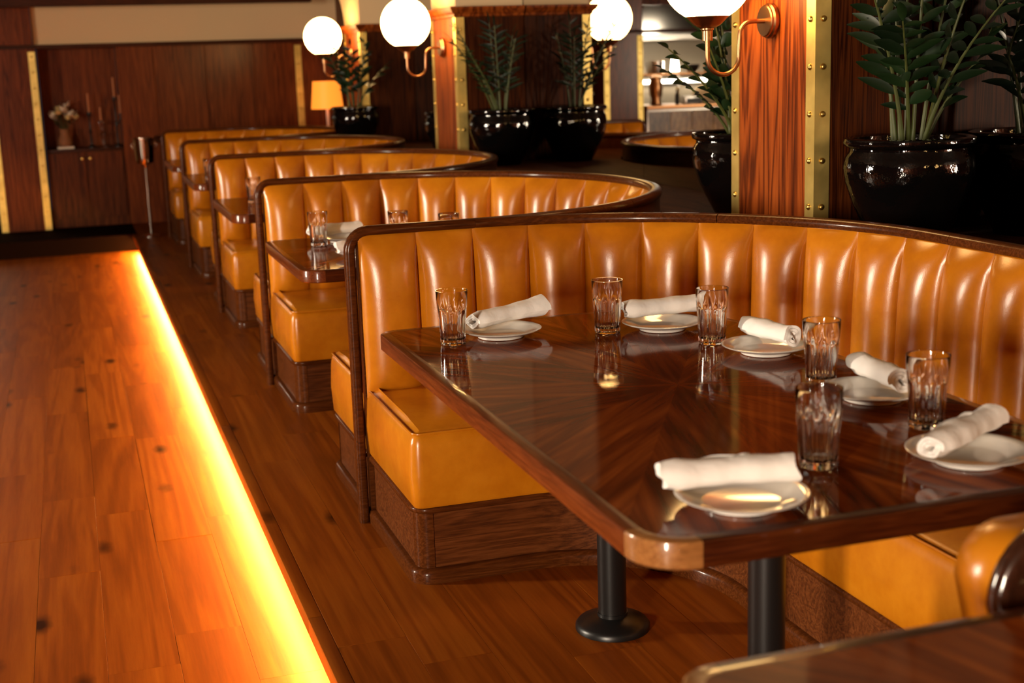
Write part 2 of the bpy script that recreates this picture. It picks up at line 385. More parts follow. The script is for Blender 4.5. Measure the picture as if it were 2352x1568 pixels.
def outline(P, sA, sB, s, r):
    # plan outline of the seat: out along the arm end, round the corner, along the front, back
    pts, wal, spans = [], [], {}
    p, T, n = P.at(sA)
    for i in range(5): pts.append(p+n*(.022+(s-r-.022)*i/4)); wal.append(p+T*.036+n*.03)
    for i in range(1, 6):
        a = pi/2*i/6; pts.append(p+T*(r*(1-cos(a)))+n*(s-r+r*sin(a))); wal.append(p+T*max(.036, r*i/6)+n*.03)
    spans['c0'] = (4, len(pts)+1)
    K = int((sB-sA)/.07); t0, t1 = sA+r, sB-r
    for i in range(K+1):
        q, TT, nn = P.at(t0+(t1-t0)*i/K); pts.append(q+nn*s); wal.append(q+nn*.03)
    p, T, n = P.at(sB)
    spans['c1'] = (len(pts)-1, len(pts)+6)
    for i in range(1, 6):
        a = pi/2*(1-i/6); pts.append(p-T*(r*(1-cos(a)))+n*(s-r+r*sin(a))); wal.append(p-T*max(.036, r*(6-i)/6)+n*.03)
    for i in range(4, -1, -1): pts.append(p+n*(.022+(s-r-.022)*i/4)); wal.append(p-T*.036+n*.03)
    nor = []
    for i in range(len(pts)):
        t = pts[min(i+1, len(pts)-1)]-pts[max(i-1, 0)]; t.normalize(); nor.append(Vector((t.y, -t.x, 0)))
    # outward = away from wall: flip when it points to the wall
    for i in range(len(pts)):
        if 5 <= i < len(pts)-5 and nor[i].dot(pts[i]-wal[i]) < 0: nor[i] = -nor[i]
    nor[0] = nor[1]; nor[-1] = nor[-2]
    if nor[2].dot(P.at(sA)[1]) > 0:
        for i in range(5): nor[i] = -nor[i]
    if nor[-3].dot(P.at(sB)[1]) < 0:
        for i in range(len(nor)-5, len(nor)): nor[i] = -nor[i]
    return pts, wal, nor, spans
UP = Vector((0, 0, 1))
def channel_me(P, s0, s1, end0=False):
    nu, nv = 18, 18; z0, z1 = .468, 1.043; vs, fs = [], []
    for j in range(nv+1):
        v = j/nv; v = .5-.5*cos(pi*v) if False else v
        z = z0+(z1-z0)*v
        g = max(0, 1-((v-.42)/.58)**4)**.62 if v > .42 else max(0, 1-((.42-v)/.42)**5*.75)**.7
        for i in range(nu+1):
            u = i/nu; uu = .5-.5*cos(pi*u); uu = .5*uu+.5*u
            p, T, n = P.at(s0+(s1-s0)*uu)
            f = max(0, 1-abs(2*uu-1)**2.0)**.6
            d = .020+.020*(1-v)+.004*g+.064*f*g
            vs.append(p+n*d+UP*z)
    for j in range(nv):
        for i in range(nu):
            a = j*(nu+1)+i; fs.append((a, a+1, a+nu+2, a+nu+1))
    return mesh('backrest_channel', vs, fs, 75)
def build_booth(kind):
    P = Path(kind); root = empty('leather_booth')
    # upright wall behind the backrest, in wood
    K = 90; send = P.len-(XS if kind == 'U' else 0)
    S = [send*i/K for i in range(K+1)]; S[0] = .01
    fr = [P.at(s) for s in S]
    sweep('back_panel', [p for p, T, n in fr], [n for p, T, n in fr], [UP]*len(fr), rect(-.018, .018, 0, TH-.008), M['rim'], root)
    # end trim: post with a rounded top that turns into the cap rail
    prof = oval(.027, .019, 14, 2.6)
    pts, A, B = [], [], []
    rr = .07; x0 = -.016
    for z in (0, .25, .6, TH-rr): pts.append(Vector((x0, 0, z))); A.append(Vector((0, 1, 0))); B.append(Vector((1, 0, 0)))
    for i in range(1, 9):
        a = pi/2*i/8; pts.append(Vector((x0+rr-rr*cos(a), 0, TH-rr+rr*sin(a)))); A.append(Vector((0, 1, 0))); B.append(Vector((cos(a), 0, -sin(a))))
    for x in (.2, .438): pts.append(Vector((x, 0 if x < XS else P.at(x)[0].y, TH))); A.append(Vector((0, 1, 0))); B.append(Vector((0, 0, -1)))
    sweep('end_trim', pts, A, B, prof, M['rim'], root, angle=60)
    cuts = [.44, 1.33, 2.3, 3.25, send] if kind == 'U' else [.44, 1.33, 2.3, 3.4, send-.06]
    for a, b in zip(cuts, cuts[1:]):
        f = [P.at(a+.0015+(b-a-.003)*i/22) for i in range(23)]
        sweep('cap_rail', [p+UP*TH for p, T, n in f], [n for p, T, n in f], [UP]*23, prof, M['rim'], root, angle=60)
    if kind == 'J':
        p, T, n = P.at(send); pts, A, B = [], [], []
        for z in (0, .3, .7, TH-rr): pts.append(p+T*.016+UP*z); A.append(n); B.append(-T)
        for i in range(1, 9):
            a = pi/2*i/8; pts.append(p+T*.016-T*(rr-rr*cos(a))+UP*(TH-rr+rr*sin(a))); A.append(n); B.append(-T*cos(a)-UP*sin(a))
        sweep('end_trim', pts, A, B, prof, M['rim'], root, angle=60)
    # channelled backrest
    n = 22 if kind == 'U' else 21; a0, a1 = .012, P.len-.012
    for i in range(n):
        link('backrest_channel', channel_me(P, a0+(a1-a0)*i/n, a0+(a1-a0)*(i+1)/n), M['leather'], root)
    # seat
    sA, sB = .012, P.len-.012
    pts, wal, nor, sp = outline(P, sA, sB, .687, .035)
    rows = [(.252, .006), (.262, 0), (.36, -.006), (.455, 0), (.478, .005), (.492, .017), (.499, .034)]
    vs, fs = [], []; n = len(pts)
    for z, e in rows:
        for p, q in zip(pts, nor): vs.append(p-q*e+UP*z)
    for t, z in ((.25, .508), (.55, .508), (.8, .502), (1, .496)):
        for p, q, w in zip(pts, nor, wal): vs.append((p-q*.034).lerp(w, t)+UP*z)
    for j in range(len(rows)+3):
        for i in range(n-1): fs.append((j*n+i, j*n+i+1, (j+1)*n+i+1, (j+1)*n+i))
    seat = link('seat_cushion', mesh('seat_cushion', vs, fs, 80), M['leather'], root)
    pp = [p-q*.008+UP*.492 for p, q in zip(pts, nor)]
    pm = tube_me('piping', pp, .0042, 6); link('piping', pm, M['leather'], seat)
    # plinth and mouldings
    pts, wal, nor, sp = outline(P, sA+.012, sB-.012, .668, .05)
    vs, fs = [], []
    for z in (.03, .24):
        for p in pts: vs.append(p+UP*z)
    n = len(pts)
    for i in range(n-1): fs.append((i, i+1, n+i+1, n+i))
    link('plinth', mesh('plinth', vs, fs, 30), M['plinth'], root)
    for key in ('c0', 'c1'):
        a, b = sp[key]
        sweep('corner_block', [p+q*.0005 for p, q in zip(pts[a:b], nor[a:b])], nor[a:b], [UP]*(b-a), rect(-.006, .003, .045, .232), M['rim'], root, angle=30)
    sweep('upper_moulding', [p+UP*.241 for p in pts], nor, [UP]*n, oval(.017, .0125, 10, 2.4), M['rim'], root, angle=60)
    sweep('base_moulding', pts, nor, [UP]*n, [(-.01, 0), (.024, 0), (.025, .03), (.02, .043), (.01, .048), (-.01, .048)], M['rim'], root, angle=50)
    return root
bJ = build_booth('J')
tag(bJ, 'tan leather corner booth nearest the camera, around the long set table', 'booth', 'tan leather booths along the aisle')
bU = build_booth('U'); bU.location = (0, D, 0)
names = ['tan leather horseshoe booth directly behind the corner booth, second in the row', 'tan leather horseshoe booth in the middle of the row of five', 'tan leather horseshoe booth fourth in the row, one before the last', 'tan leather horseshoe booth farthest away, by the wine bucket stand']
for k in range(4):
    o = bU if k == 0 else copy_tree(bU)
    o.location = (0, D*(k+1), 0); tag(o, names[k], 'booth', 'tan leather booths along the aisle')

# ------------------------------------------------------------------ ledge behind the booths
def ledge_x(y):
    if y < -R: return XS+R+.03
    best = XS+.05
    for k in range(5):
        d = y-(D*k-R)
        if k == 0 and d < 0: continue
        if abs(d) < R+.028: best = max(best, XS+sqrt((R+.028)**2-d*d))
    return best
ys = [-5.6+(YF+5.6)*i/340 for i in range(341)]
vs, fs = [], []
for y in ys:
    x = ledge_x(y) if y < 9.47 else .0
    for q in ((x, LEDGE), (XM, LEDGE), (XM, LEDGE-.05), (x, LEDGE-.05)): vs.append((q[0], y, q[1]))
for i in range(340):
    for j in range(4): fs.append((i*4+j, i*4+(j+1) % 4, i*4+4+(j+1) % 4, i*4+4+j))
ld = link('ledge', mesh('ledge', vs, fs, 30), M['ledge'])
tag(ld, 'dark polished wood ledge behind the booths carrying the planters', 'ledge')

# ------------------------------------------------------------------ mirror wall, pillars
wr = struct(box('wall_right', XM+.03, XM+.15, -5.8, YF+.5, -.1, 3.2, M['panel']), 'wall behind the mirrors and planters')
def mirror(label, y0, y1, n, z0=LEDGE, z1=3.1):
    t = empty('wall_mirror', (XM, (y0+y1)/2, z0)); tag(t, label, 'mirror', 'mirrors between the pillars')
    w = (y1-y0)/n
    for i in range(n):
        a = y0-(y0+y1)/2+w*i
        box('mirror_pane', 0, .006, a+.001, a+w-.001, 0, z1-z0, M['mirror'], t)
    box('mirror_backing', .0062, .02, y0-(y0+y1)/2, y1-(y0+y1)/2, 0, z1-z0, M['medge'], t)
mirror('tall wall mirror right of the nearest pillar, behind the largest planter', -4.32, PIL[0][0], 2)
mirror('tall wall mirror between the nearest and second pillars, reflecting the kitchen', PIL[0][1], PIL[1][0], 2)
mirror('tall wall mirror between the second and third pillars', PIL[1][1], PIL[2][0], 2)
riv_me = lathe_me('rivet', [(.0118, 0), (.0108, .0045), (.0065, .0082), (.0, .0095)], 10)
riv_me.materials.append(M['brass'])
P0 = (-4.95, -4.325)
def pillar(label, y0, y1, riv0):
    t = empty('pillar', ((XP+XM)/2, (y0+y1)/2, 0)); tag(t, label, 'pillar', 'brass-edged oak pillars')
    hx, hy = (XM-XP)/2, (y1-y0)/2
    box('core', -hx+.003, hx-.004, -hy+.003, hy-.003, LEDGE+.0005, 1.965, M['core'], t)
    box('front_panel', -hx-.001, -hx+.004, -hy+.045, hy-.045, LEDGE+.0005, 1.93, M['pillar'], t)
    sw = .062
    for s in (-1, 1):
        pr = [(0, 0), (sw, 0), (sw, .004), (.004, .004), (.004, sw), (0, sw)]
        pts = [Vector((-hx-.004, s*(hy+.004), z)) for z in (LEDGE+.0005, 1.925)]
        st = sweep('brass_corner', pts, [Vector((1, 0, 0))]*2, [Vector((0, -s, 0))]*2, pr, M['strip'], t, angle=30)
        z = riv0
        while z < 1.9:
            o = link('rivet', riv_me, None, st, (-hx-.004, s*(hy+.004-sw*.52), z)); o.rotation_euler = (0, -pi/2, 0)
            o = link('rivet', riv_me, None, st, (-hx-.004+sw*.52, s*(hy+.004), z)); o.rotation_euler = (-s*pi/2, 0, 0)
            z += .165
    # cornice: stepped moulding round the exposed sides
    c = [(0, 0), (.012, .004), (.016, .02), (.035, .038), (.045, .055), (.045, .068), (0, .068)]
    pts = [Vector((hx-.005, -hy, 1.925)), Vector((-hx, -hy, 1.925)), Vector((-hx, hy, 1.925)), Vector((hx-.005, hy, 1.925))]
    A = [Vector((0, -1, 0)), Vector((-1, -1, 0)), Vector((-1, 1, 0)), Vector((0, 1, 0))]
    sweep('cornice', pts, A, [UP]*4, c, M['pillar'], t, angle=30)
    return t
pillar('brass-edged oak pillar beside the camera, outside the right edge of the picture', *P0, 1.07)
pillar('brass-edged oak pillar nearest the camera, right of the kitchen reflection', *PIL[0], 1.07)
pillar('brass-edged oak pillar second from the camera, left of the middle planter', *PIL[1], 1.02)
pillar('brass-edged oak pillar farthest away, partly behind the small planter', *PIL[2], 1.02)
# plaster piers and spandrel arches above the pillars
for i, (y0, y1) in enumerate(PIL):
    y2 = [PIL[1][0], PIL[2][0], YF][i]
    poly = [(y0+.01, 1.99), (y1-.01, 1.99)]
    span = (y2-y1)/2
    rise = .55; c0 = y1+span
    for q in range(13):
        a = pi*q/24; poly.append((c0-span*cos(a)-.01*(1-q/12), 1.99+rise*sin(a)))
    poly += [(c0, 3.15), (y0+.01, 3.15)]
    n = len(poly); x0, x1 = XP+.005, XM-.003
    vs = [(x0, a, b) for a, b in poly]+[(x1, a, b) for a, b in poly]
    fs = [tuple(range(n)), tuple(reversed(range(n, 2*n)))]+[(k, n+k, n+(k+1) % n, (k+1) % n) for k in range(n)]
    o = struct(link('wall_pier', mesh('wall_pier', vs, fs, 30), M['plaster']), ['plaster pier above the nearest pillar', 'plaster pier above the second pillar', 'plaster pier and arch above the farthest pillar'][i])

# ------------------------------------------------------------------ sconces
def sconce_proto():
    t = empty('globe_sconce'); C = M['copper']
    def rot(o): o.rotation_euler = (0, -pi/2, 0); return o
    rot(lathe('back_plate', [(.062, 0), (.064, .004), (.064, .016), (.060, .02), (.058, .022), (.058, .028), (.054, .032), (0, .032)], C, t, seg=36))
    pts = [(-.03, 0, 0), (-.06, 0, 0), (-.085, 0, -.001)]
    for i in range(1, 7): a = pi/2*i/6; pts.append((-.085-.045*sin(a), 0, -.001-.045*(1-cos(a))))
    pts += [(-.132, 0, -.08), (-.134, 0, -.125)]
    for i in range(1, 13): a = pi*i/12; pts.append((-.134-.064*(1-cos(a)), 0, -.125-.064*sin(a)))
    pts += [(-.262, 0, -.09), (-.262, 0, -.04)]
    tube('arm', pts, .0085, C, t, 12)
    lathe('socket', [(.0, -.066), (.019, -.066), (.019, -.03), (.024, -.026), (.024, -.02), (0, -.02)], C, t, (-.262, 0, 0), 20)
    lathe('cup', [(.026, -.022), (.05, -.008), (.072, .014), (.078, .02), (.078, .027), (.07, .027), (.03, .0), (0, -.005)], C, t, (-.262, 0, 0), 32)
    r = .168; prof = []
    for i in range(25):
        a = pi*i/24; prof.append((max(0, r*sin(a)), -r*cos(a)))
    prof = [p for p in prof if p[1] > -r*.93]
    lathe('opal_globe', prof, M['globe'], t, (-.262, 0, .012+r*.94), 48, 80)
    return t
sp = sconce_proto()
for i, ((y0, y1), lb) in enumerate(zip(PIL, ['copper sconce with glowing opal globe on the nearest pillar', 'copper sconce with glowing opal globe on the second pillar', 'copper sconce with glowing opal globe on the farthest pillar, behind the plant'])):
    o = sp if i == 0 else copy_tree(sp)
    o.location = (XP-.003, (y0+y1)/2, 1.735); tag(o, lb, 'wall light', 'copper globe sconces')
o = copy_tree(sp); o.location = (XP-.003, sum(P0)/2, 1.735); tag(o, 'copper sconce with glowing opal globe on the pillar beside the camera, outside the picture', 'wall light', 'copper globe sconces')

# ------------------------------------------------------------------ planters
pot_prof = [(.115, 0), (.12, .004), (.15, .06), (.19, .14), (.214, .215), (.222, .265), (.216, .30), (.203, .322), (.203, .332), (.219, .340), (.224, .352), (.220, .364), (.207, .368), (.190, .362), (.186, .34), (.186, .325), (0, .325)]
pot_me = lathe_me('pot', pot_prof, 48, 50); pot_me.materials.append(M['glaze'])
soil_me = lathe_me('soil', [(.184, .326), (.12, .335), (0, .34)], 24); soil_me.materials.append(M['soil'])
def leaf_me(l, w):
    vs, fs = [], []; n = 6
    for i in range(n+1):
        t = i/n; ww = w*sin(pi*min(1, t*.96+.02))**.75*(1-.25*t); x = l*t; dz = -.22*l*t*t
        vs += [(x, -ww/2, dz+ww*.16), (x, 0, dz), (x, ww/2, dz+ww*.16)]
    for i in range(n):
        a = i*3; fs += [(a, a+1, a+4, a+3), (a+1, a+2, a+5, a+4)]
    me = mesh('leaf', vs, fs, 80); me.materials.append(M['leaf']); return me
LEAVES = {'zz': [leaf_me(.125, .044), leaf_me(.105, .040)], 'round': [leaf_me(.095, .062), leaf_me(.08, .055)], 'fine': [leaf_me(.12, .022), leaf_me(.10, .02)]}
def plant(label_pot, label, loc, scale, stems, kind, seed, per, start=.3):
    rnd = random.Random(seed)
    p = empty('planter_pot', loc); p.scale = (scale,)*3; tag(p, label_pot, 'planter', 'black glazed planters')
    link('pot_body', pot_me, None, p); link('soil', soil_me, None, p)
    base = Vector(loc)+Vector((0, 0, .33*scale))
    t = empty('potted_plant', base); tag(t, label, 'plant', 'plants on the ledge')
    for (az, lean, h, bend) in stems:
        pts = []; d = Vector((cos(az), sin(az), 0)); o0 = d*rnd.uniform(.02, .06)
        for i in range(11):
            u = i/10; pts.append(o0+d*(lean*(u*.5+.5*u*u*bend))+UP*(h*(u-.12*bend*u*u*lean/max(h, .1)))); pts[-1].x = min(pts[-1].x, 2.04-loc[0])
        st = link('stem', tube_me('stem', pts, [.0085*(1-.7*i/10) for i in range(11)], 6), M['stem'], t)
        side0 = Vector((-d.y, d.x, 0))
        for i in range(per):
            u = start+(1-start)*i/(per-1) if per > 1 else 1
            f = u*10; k = min(9, int(f)); q = pts[k].lerp(pts[k+1], f-k); tan = (pts[k+1]-pts[k]).normalized()
            sgn = 1 if i % 2 else -1
            tw = rnd.uniform(-.5, .5)
            side = (side0*cos(tw)+d*sin(tw))*sgn
            dirv = (tan*rnd.uniform(.35, .75)+side+UP*rnd.uniform(-.15, .25)).normalized()
            if i == per-1: dirv = tan
            zax = (tan.cross(side)*sgn); 
            zax = (zax-dirv*zax.dot(dirv))
            if zax.length < 1e-3: zax = UP-dirv*UP.dot(dirv)
            zax.normalize()
            if zax.z < 0: zax = -zax
            yax = zax.cross(dirv)
            m3 = Matrix((dirv, yax, zax)).transposed().to_4x4(); m3.translation = q
            sc = rnd.uniform(.75, 1.15)*(1-.3*max(0, u-.75)/.25)
            if loc[0]+q.x+dirv.x*.15*sc > 2.075: continue
            lf = link('leaf', rnd.choice(LEAVES[kind]), None, st); lf.matrix_local = m3 @ Matrix.Scale(sc, 4)
    return t
plant('large black glazed planter against the mirror right of the nearest pillar', 'leafy dark green plant rising beside the nearest pillar on the right', (1.835, -.60, LEDGE), 1.0,
      [(2.9, .22, .85, .4), (2.2, .12, .95, .3), (4.4, .16, .8, .5), (3.6, .30, .62, .8), (5.4, .22, .66, .6), (.2, .18, .7, .8), (4.9, .34, .52, 1.0), (5.8, .30, .45, 1.0), (1.2, .1, .78, .4), (3.2, .12, 1.0, .2), (4.0, .24, .45, 1.1)], 'zz', 5, 17, .3)
plant('black glazed planter behind the nearest pillar', 'broad-leaved plant in front of the kitchen reflection', (1.80, .56, LEDGE), .94,
      [(2.9, .26, .62, .5), (3.2, .36, .42, .8), (2.7, .16, .74, .3), (3.3, .22, .70, .4), (2.5, .30, .34, 1.0), (3.0, .12, .82, .2), (3.6, .30, .50, .7), (2.2, .12, .55, .5)], 'round', 9, 13, .25)
plant('black glazed planter against the mirror beside the second pillar', 'fern-like plant leaning left beside the second pillar', (1.835, 4.0, LEDGE), 1.0,
      [(3.2, .42, .62, .4), (2.8, .34, .52, .6), (3.6, .30, .45, .8), (1.8, .12, .60, .3), (5.0, .16, .50, .7), (.3, .10, .52, .7), (4.2, .14, .58, .5)], 'fine', 13, 19, .28)
plant('black glazed planter mostly hidden behind the second pillar', 'plant mostly hidden behind the second pillar', (1.80, 5.13, LEDGE), .9,
      [(2.6, .1, .4, .5), (4.0, .1, .45, .4), (1.0, .1, .4, .4)], 'zz', 17, 9, .3)
plant('small black glazed planter standing before the farthest pillar', 'bushy dark plant before the farthest globe light', (1.46, 6.98, LEDGE), .93,
      [(3.3, .24, .50, .6), (2.8, .16, .56, .4), (.3, .10, .62, .4), (1.5, .08, .55, .4), (5.3, .16, .50, .7), (4.2, .18, .46, .7), (0.0, .28, .40, .9), (3.8, .10, .42, .5)], 'zz', 21, 11, .32)

# ------------------------------------------------------------------ tables
def rr_poly(x0, x1, y0, y1, radii, n=8):
    # corners in order: (x0,y0) (x1,y0) (x1,y1) (x0,y1); returns runs of points
    cs = [((x0, y0), pi), ((x1, y0), 1.5*pi), ((x1, y1), 0), ((x0, y1), .5*pi)]
    arcs = []
    for ((cx, cy), a0), r in zip(cs, radii):
        ox = cx+r*(1 if cx == x0 else -1); oy = cy+r*(1 if cy == y0 else -1)
        arcs.append([(ox+r*cos(a0+pi/2*i/n), oy+r*sin(a0+pi/2*i/n)) for i in range(n+1)])
    return arcs
def table(label, x0, x1, y0, y1, radii, posts, top=ZT, light=(0,), name='dining_table'):
    cx, cy = (x0+x1)/2, (y0+y1)/2
    t = empty(name, (cx, cy, 0)); tag(t, label, 'table', 'polished dining tables')
    x0, x1, y0, y1 = x0-cx, x1-cx, y0-cy, y1-cy
    bw, th = .030, .05
    inner = rr_poly(x0+bw, x1-bw, y0+bw, y1-bw, [max(.012, r-bw) for r in radii])
    poly = [p for a in inner for p in a]
    o = extrude_poly('table_top', poly, -th+.004, 0, M['veneer'], t); o.location = (0, 0, top)
    outer = rr_poly(x0, x1, y0, y1, radii)
    prof = [(0, -th), (-.004, -th), (-bw, -th), (-bw, -.0008), (-.004, -.0008), (-.0008, -.004), (-.0008, -th+.004)]
    prof = [(-bw, -th), (-.004, -th), (0, -th+.004), (0, -.005), (-.0015, -.0015), (-.005, .0002), (-bw, .0002)]
    for i in range(4):
        arc = outer[i]; a0 = [pi, 1.5*pi, 0, .5*pi][i]
        nor = [Vector((cos(a0+pi/2*k/8), sin(a0+pi/2*k/8), 0)) for k in range(9)]
        big = radii[i] > .2
        sweep('corner_block', [Vector((*p, top)) for p in arc], nor, [UP]*9, prof, M['lightwood'] if (i in light) else M['edge'], t, angle=30)
        nx = outer[(i+1) % 4]
        p0, p1 = Vector((*arc[-1], top)), Vector((*nx[0], top)); dd = (p1-p0).normalized()
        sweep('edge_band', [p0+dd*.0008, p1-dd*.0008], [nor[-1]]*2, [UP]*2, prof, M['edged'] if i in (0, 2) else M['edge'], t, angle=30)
    for (px, py) in posts:
        c = lathe('column', [(.041, .02), (.041, top-.062), (.0, top-.062)], M['blackmetal'], t, (px-cx, py-cy, 0), 28)
        lathe('floor_flange', [(.108, 0), (.108, .012), (.1, .022), (.06, .036), (.044, .04), (.044, .05), (.0, .05)], M['blackmetal'], t, (px-cx, py-cy, .0006), 36)
        lathe('mounting_plate', [(.09, top-.063), (.09, top-.0505), (0, top-.0505)], M['blackmetal'], t, (px-cx, py-cy, 0), 24)
    return t
table('long polished sunburst table set for six in the corner booth', -.072, .988, -2.69, -.652, (.10, .09, .44, .06), [(.46, -1.21), (.46, -2.12)])
tl = ['polished table in the second booth, partly hidden by the corner booth back', 'polished table in the middle booth holding one visible glass', 'polished table in the fourth booth, only its aisle corner visible', 'polished table in the farthest booth, a sliver seen by the wine bucket']
for k in range(4):
    yc = [1.25, 3.62, 6.0, 8.1][k]
    table(tl[k], -.072, .95, yc-.56, yc+.55, (.09, .4, .4, .06), [(.42, yc)], light=())
table('polished table close to the camera, cut off at the bottom right', -.235, .84, -4.25, -3.11, (.06, .06, .06, .07), [(.35, -3.7)], light=(3,))

# ------------------------------------------------------------------ chair between the two near tables
ch = empty('dining_chair', (.632, -2.9, 0)); tag(ch, 'leather chair with a dark rounded wooden back at the near end of the long table', 'chair')
def arch_poly(w, z0, z1, r, n=8):
    p = [(-w, z0), (w, z0)]
    p += [(w-r+r*cos(pi/2*i/n), z1-r+r*sin(pi/2*i/n)) for i in range(n+1)]
    p += [(-w+r*cos(pi/2+pi/2*i/n), z1-r+r*sin(pi/2+pi/2*i/n)) for i in range(n+1)]
    return p
def slab_xz(name, poly, rows, mt, parent):
    # rows: (y, inset) stacked outlines
    n = len(poly); cx = sum(p[0] for p in poly)/n; cz = sum(p[1] for p in poly)/n; vs, fs = [], []
    for y, e in rows:
        for x, z in poly:
            d = Vector((x-cx, z-cz)); L = d.length; k = max(0, (L-e)/L); vs.append((cx+d.x*k, y, cz+d.y*k))
    for j in range(len(rows)-1):
        for i in range(n): fs.append((j*n+i, j*n+(i+1) % n, (j+1)*n+(i+1) % n, (j+1)*n+i))
    fs.append(tuple(range(n))); fs.append(tuple(range((len(rows)-1)*n, len(rows)*n)))
    return link(name, mesh(name, vs, fs, 60), mt, parent)
slab_xz('back_cushion', arch_poly(.205, .46, .888, .085), [(-.135, .02), (-.125, .002), (-.06, 0), (-.02, .008), (-.004, .03), (.004, .07)], M['leather'], ch)
slab_xz('back_shell', arch_poly(.195, .30, .925, .12), [(-.172, .03), (-.168, .008), (-.158, 0), (-.142, 0), (-.136, .006)], M['darkgloss'], ch)
box('seat', -.205, .205, -.135, .36, .36, .49, M['leather'], ch, .03, 4)
box('seat_frame', -.195, .195, -.13, .34, .30, .36, M['darkgloss'], ch, .006)
for sx in (-.17, .17):
    for sy in (-.12, .31):
        lathe('leg', [(.014, 0), (.022, .3), (0, .3)], M['darkgloss'], ch, (sx, sy, .0006), 14)

# ------------------------------------------------------------------ glasses, plates, napkins
def tumbler_me():
    nf = 10; sub = 6; seg = nf*sub; H = .157; vs, fs = [], []
    prof = [(.0350, 0, 1), (.0372, .002, 1), (.0380, .010, 1), (.0392, .04, 1), (.0408, .075, 1), (.0422, .100, .9), (.0432, .106, 0), (.0446, .125, 0), (.0462, .1545, 0), (.0459, H, 0), (.0449, H, 0), (.0440, .1545, 0), (.0424, .125, 0), (.0398, .09, 0), (.0376, .05, 0), (.0352, .022, 0), (.031, .0155, 0), (.0, .0145, 0)]
    for (r, z, f) in prof:
        for j in range(seg):
            a = 2*pi*j/seg; q = ((j % sub)/sub-.5); k = abs(q)*2     # k=1 on the ribs, 0 mid flute
            rr = r*(1-f*.075*(1-k*k)); zz = z
            if abs(z-.100) < 1e-4: zz = z-.016*k**3
            vs.append((rr*cos(a), rr*sin(a), zz))
    n = len(prof)
    for i in range(n-1):
        for j in range(seg):
            k = (j+1) % seg; fs.append((i*seg+j, i*seg+k, (i+1)*seg+k, (i+1)*seg+j))
    fs.append(tuple(reversed(range(seg))))
    me = mesh('tumbler', vs, fs, 22)
    bm = bmesh.new(); bm.from_mesh(me); bmesh.ops.remove_doubles(bm, verts=bm.verts, dist=1e-6); bmesh.ops.recalc_face_normals(bm, faces=bm.faces); bm.to_mesh(me); bm.free()
    me.polygons.foreach_set('use_smooth', [True]*len(me.polygons)); me.set_sharp_from_angle(angle=radians(24))
    me.materials.append(M['glass']); return me
TUM = tumbler_me()
glasses = [(.09, -.944, 'clear faceted tumbler nearest the aisle at the far end of the long table'),
           (.549, -.992, 'clear faceted tumbler between the two plates along the far edge of the long table'),
           (.752, -1.268, 'clear faceted tumbler beside the far inner corner plate of the long table'),
           (.774, -1.811, 'clear faceted tumbler between the two plates on the inner long side'),
           (.768, -2.248, 'clear faceted tumbler behind the rightmost plate of the long table'),
           (.416, -2.401, 'clear faceted tumbler standing closest to the camera, behind the nearest plate'),
           (.132, 1.466, 'clear faceted tumbler at the aisle side of the second table'),
           (.458, 1.261, 'clear faceted tumbler whose top peeks over the corner booth back, left one'),
           (.632, 1.037, 'clear faceted tumbler whose rim peeks over the corner booth back, right one'),
           (.14, 3.75, 'clear faceted tumbler on the table of the middle booth'),
           (.085, 5.816, 'clear faceted tumbler on the table of the fourth booth')]
for i, (x, y, lb) in enumerate(glasses):
    o = link('drinking_glass', TUM, None, None, (x, y, ZT+.0008), i*.37); tag(o, lb, 'glass', 'faceted tumblers')
PLATE = lathe_me('plate', [(.058, .003), (.064, 0), (.068, .001), (.069, .006), (.085, .011), (.108, .019), (.119, .0235), (.1205, .0255), (.118, .0265), (.105, .0225), (.085, .0155), (.072, .0105), (.066, .009), (0, .009)], 56, 50)
PLATE.materials.append(M['porcelain'])
def napkin_me(seed, flare):
    rnd = random.Random(seed); turns = 2.7; n = 58; th = .0076; L = .245; ns = 18
    sec_o, sec_i = [], []
    for i in range(n+1):
        t = i/n; a = -pi*.35+2*pi*turns*t; r = .0058+.0228*t
        sec_o.append((a, r+th*.5)); sec_i.append((a, r-th*.5))
    sec = sec_o+sec_i[::-1]; m = len(sec); vs, fs = [], []
    ph = [rnd.uniform(0, 6.28) for _ in range(6)]
    for j in range(ns+1):
        u = j/ns; x = -L/2+L*u
        k = 1+.05*sin(3.1*u*pi+ph[0])+.03*sin(7*u*pi+ph[1])
        k *= 1+flare*max(0, (u-.72)/.28)**2*.28-.14*max(0, (.12-u)/.12)
        for (a, r) in sec:
            rr = r*k*(1+.035*sin(2*a+u*5+ph[2])+.02*sin(5*a-9*u+ph[3])); xx = x+(.007*sin(a+ph[4])+.004*sin(3*a+ph[5]))*(1 if (u < .08 or u > .92) else .3)
            y = rr*cos(a); z = rr*sin(a)*.93
            vs.append((xx, y+.003*sin(u*4+ph[1]), max(z, -.0265)))
    for j in range(ns):
        for i in range(m):
            q = (i+1) % m; fs.append((j*m+i, j*m+q, (j+1)*m+q, (j+1)*m+i))
    for e in (0, ns):
        for i in range(n): fs.append((e*m+i, e*m+i+1, e*m+m-2-i, e*m+m-1-i))
    me = mesh('napkin', vs, fs, 70); me.materials.append(M['napkin']); return me
def flap_me(seed):
    # loose corner of the cloth lying over the roll
    rnd = random.Random(seed); vs, fs = [], []; n = 8
    for i in range(n+1):
        for j in range(n+1):
            u, v = i/n, j/n; w = 1-v*.85
            x = (-.02+.12*u-.05)*w+.03*v; a = .25+1.55*v
            r = .0325+.004*sin(u*6+v*4)*.5
            vs.append((x, r*cos(a), r*sin(a)*.95+.012*max(0, v-.7)))
    for i in range(n):
        for j in range(n): a = i*(n+1)+j; fs.append((a, a+1, a+n+2, a+n+1))
    me = mesh('napkin_corner', vs, fs, 80); me.materials.append(M['napkin']); return me
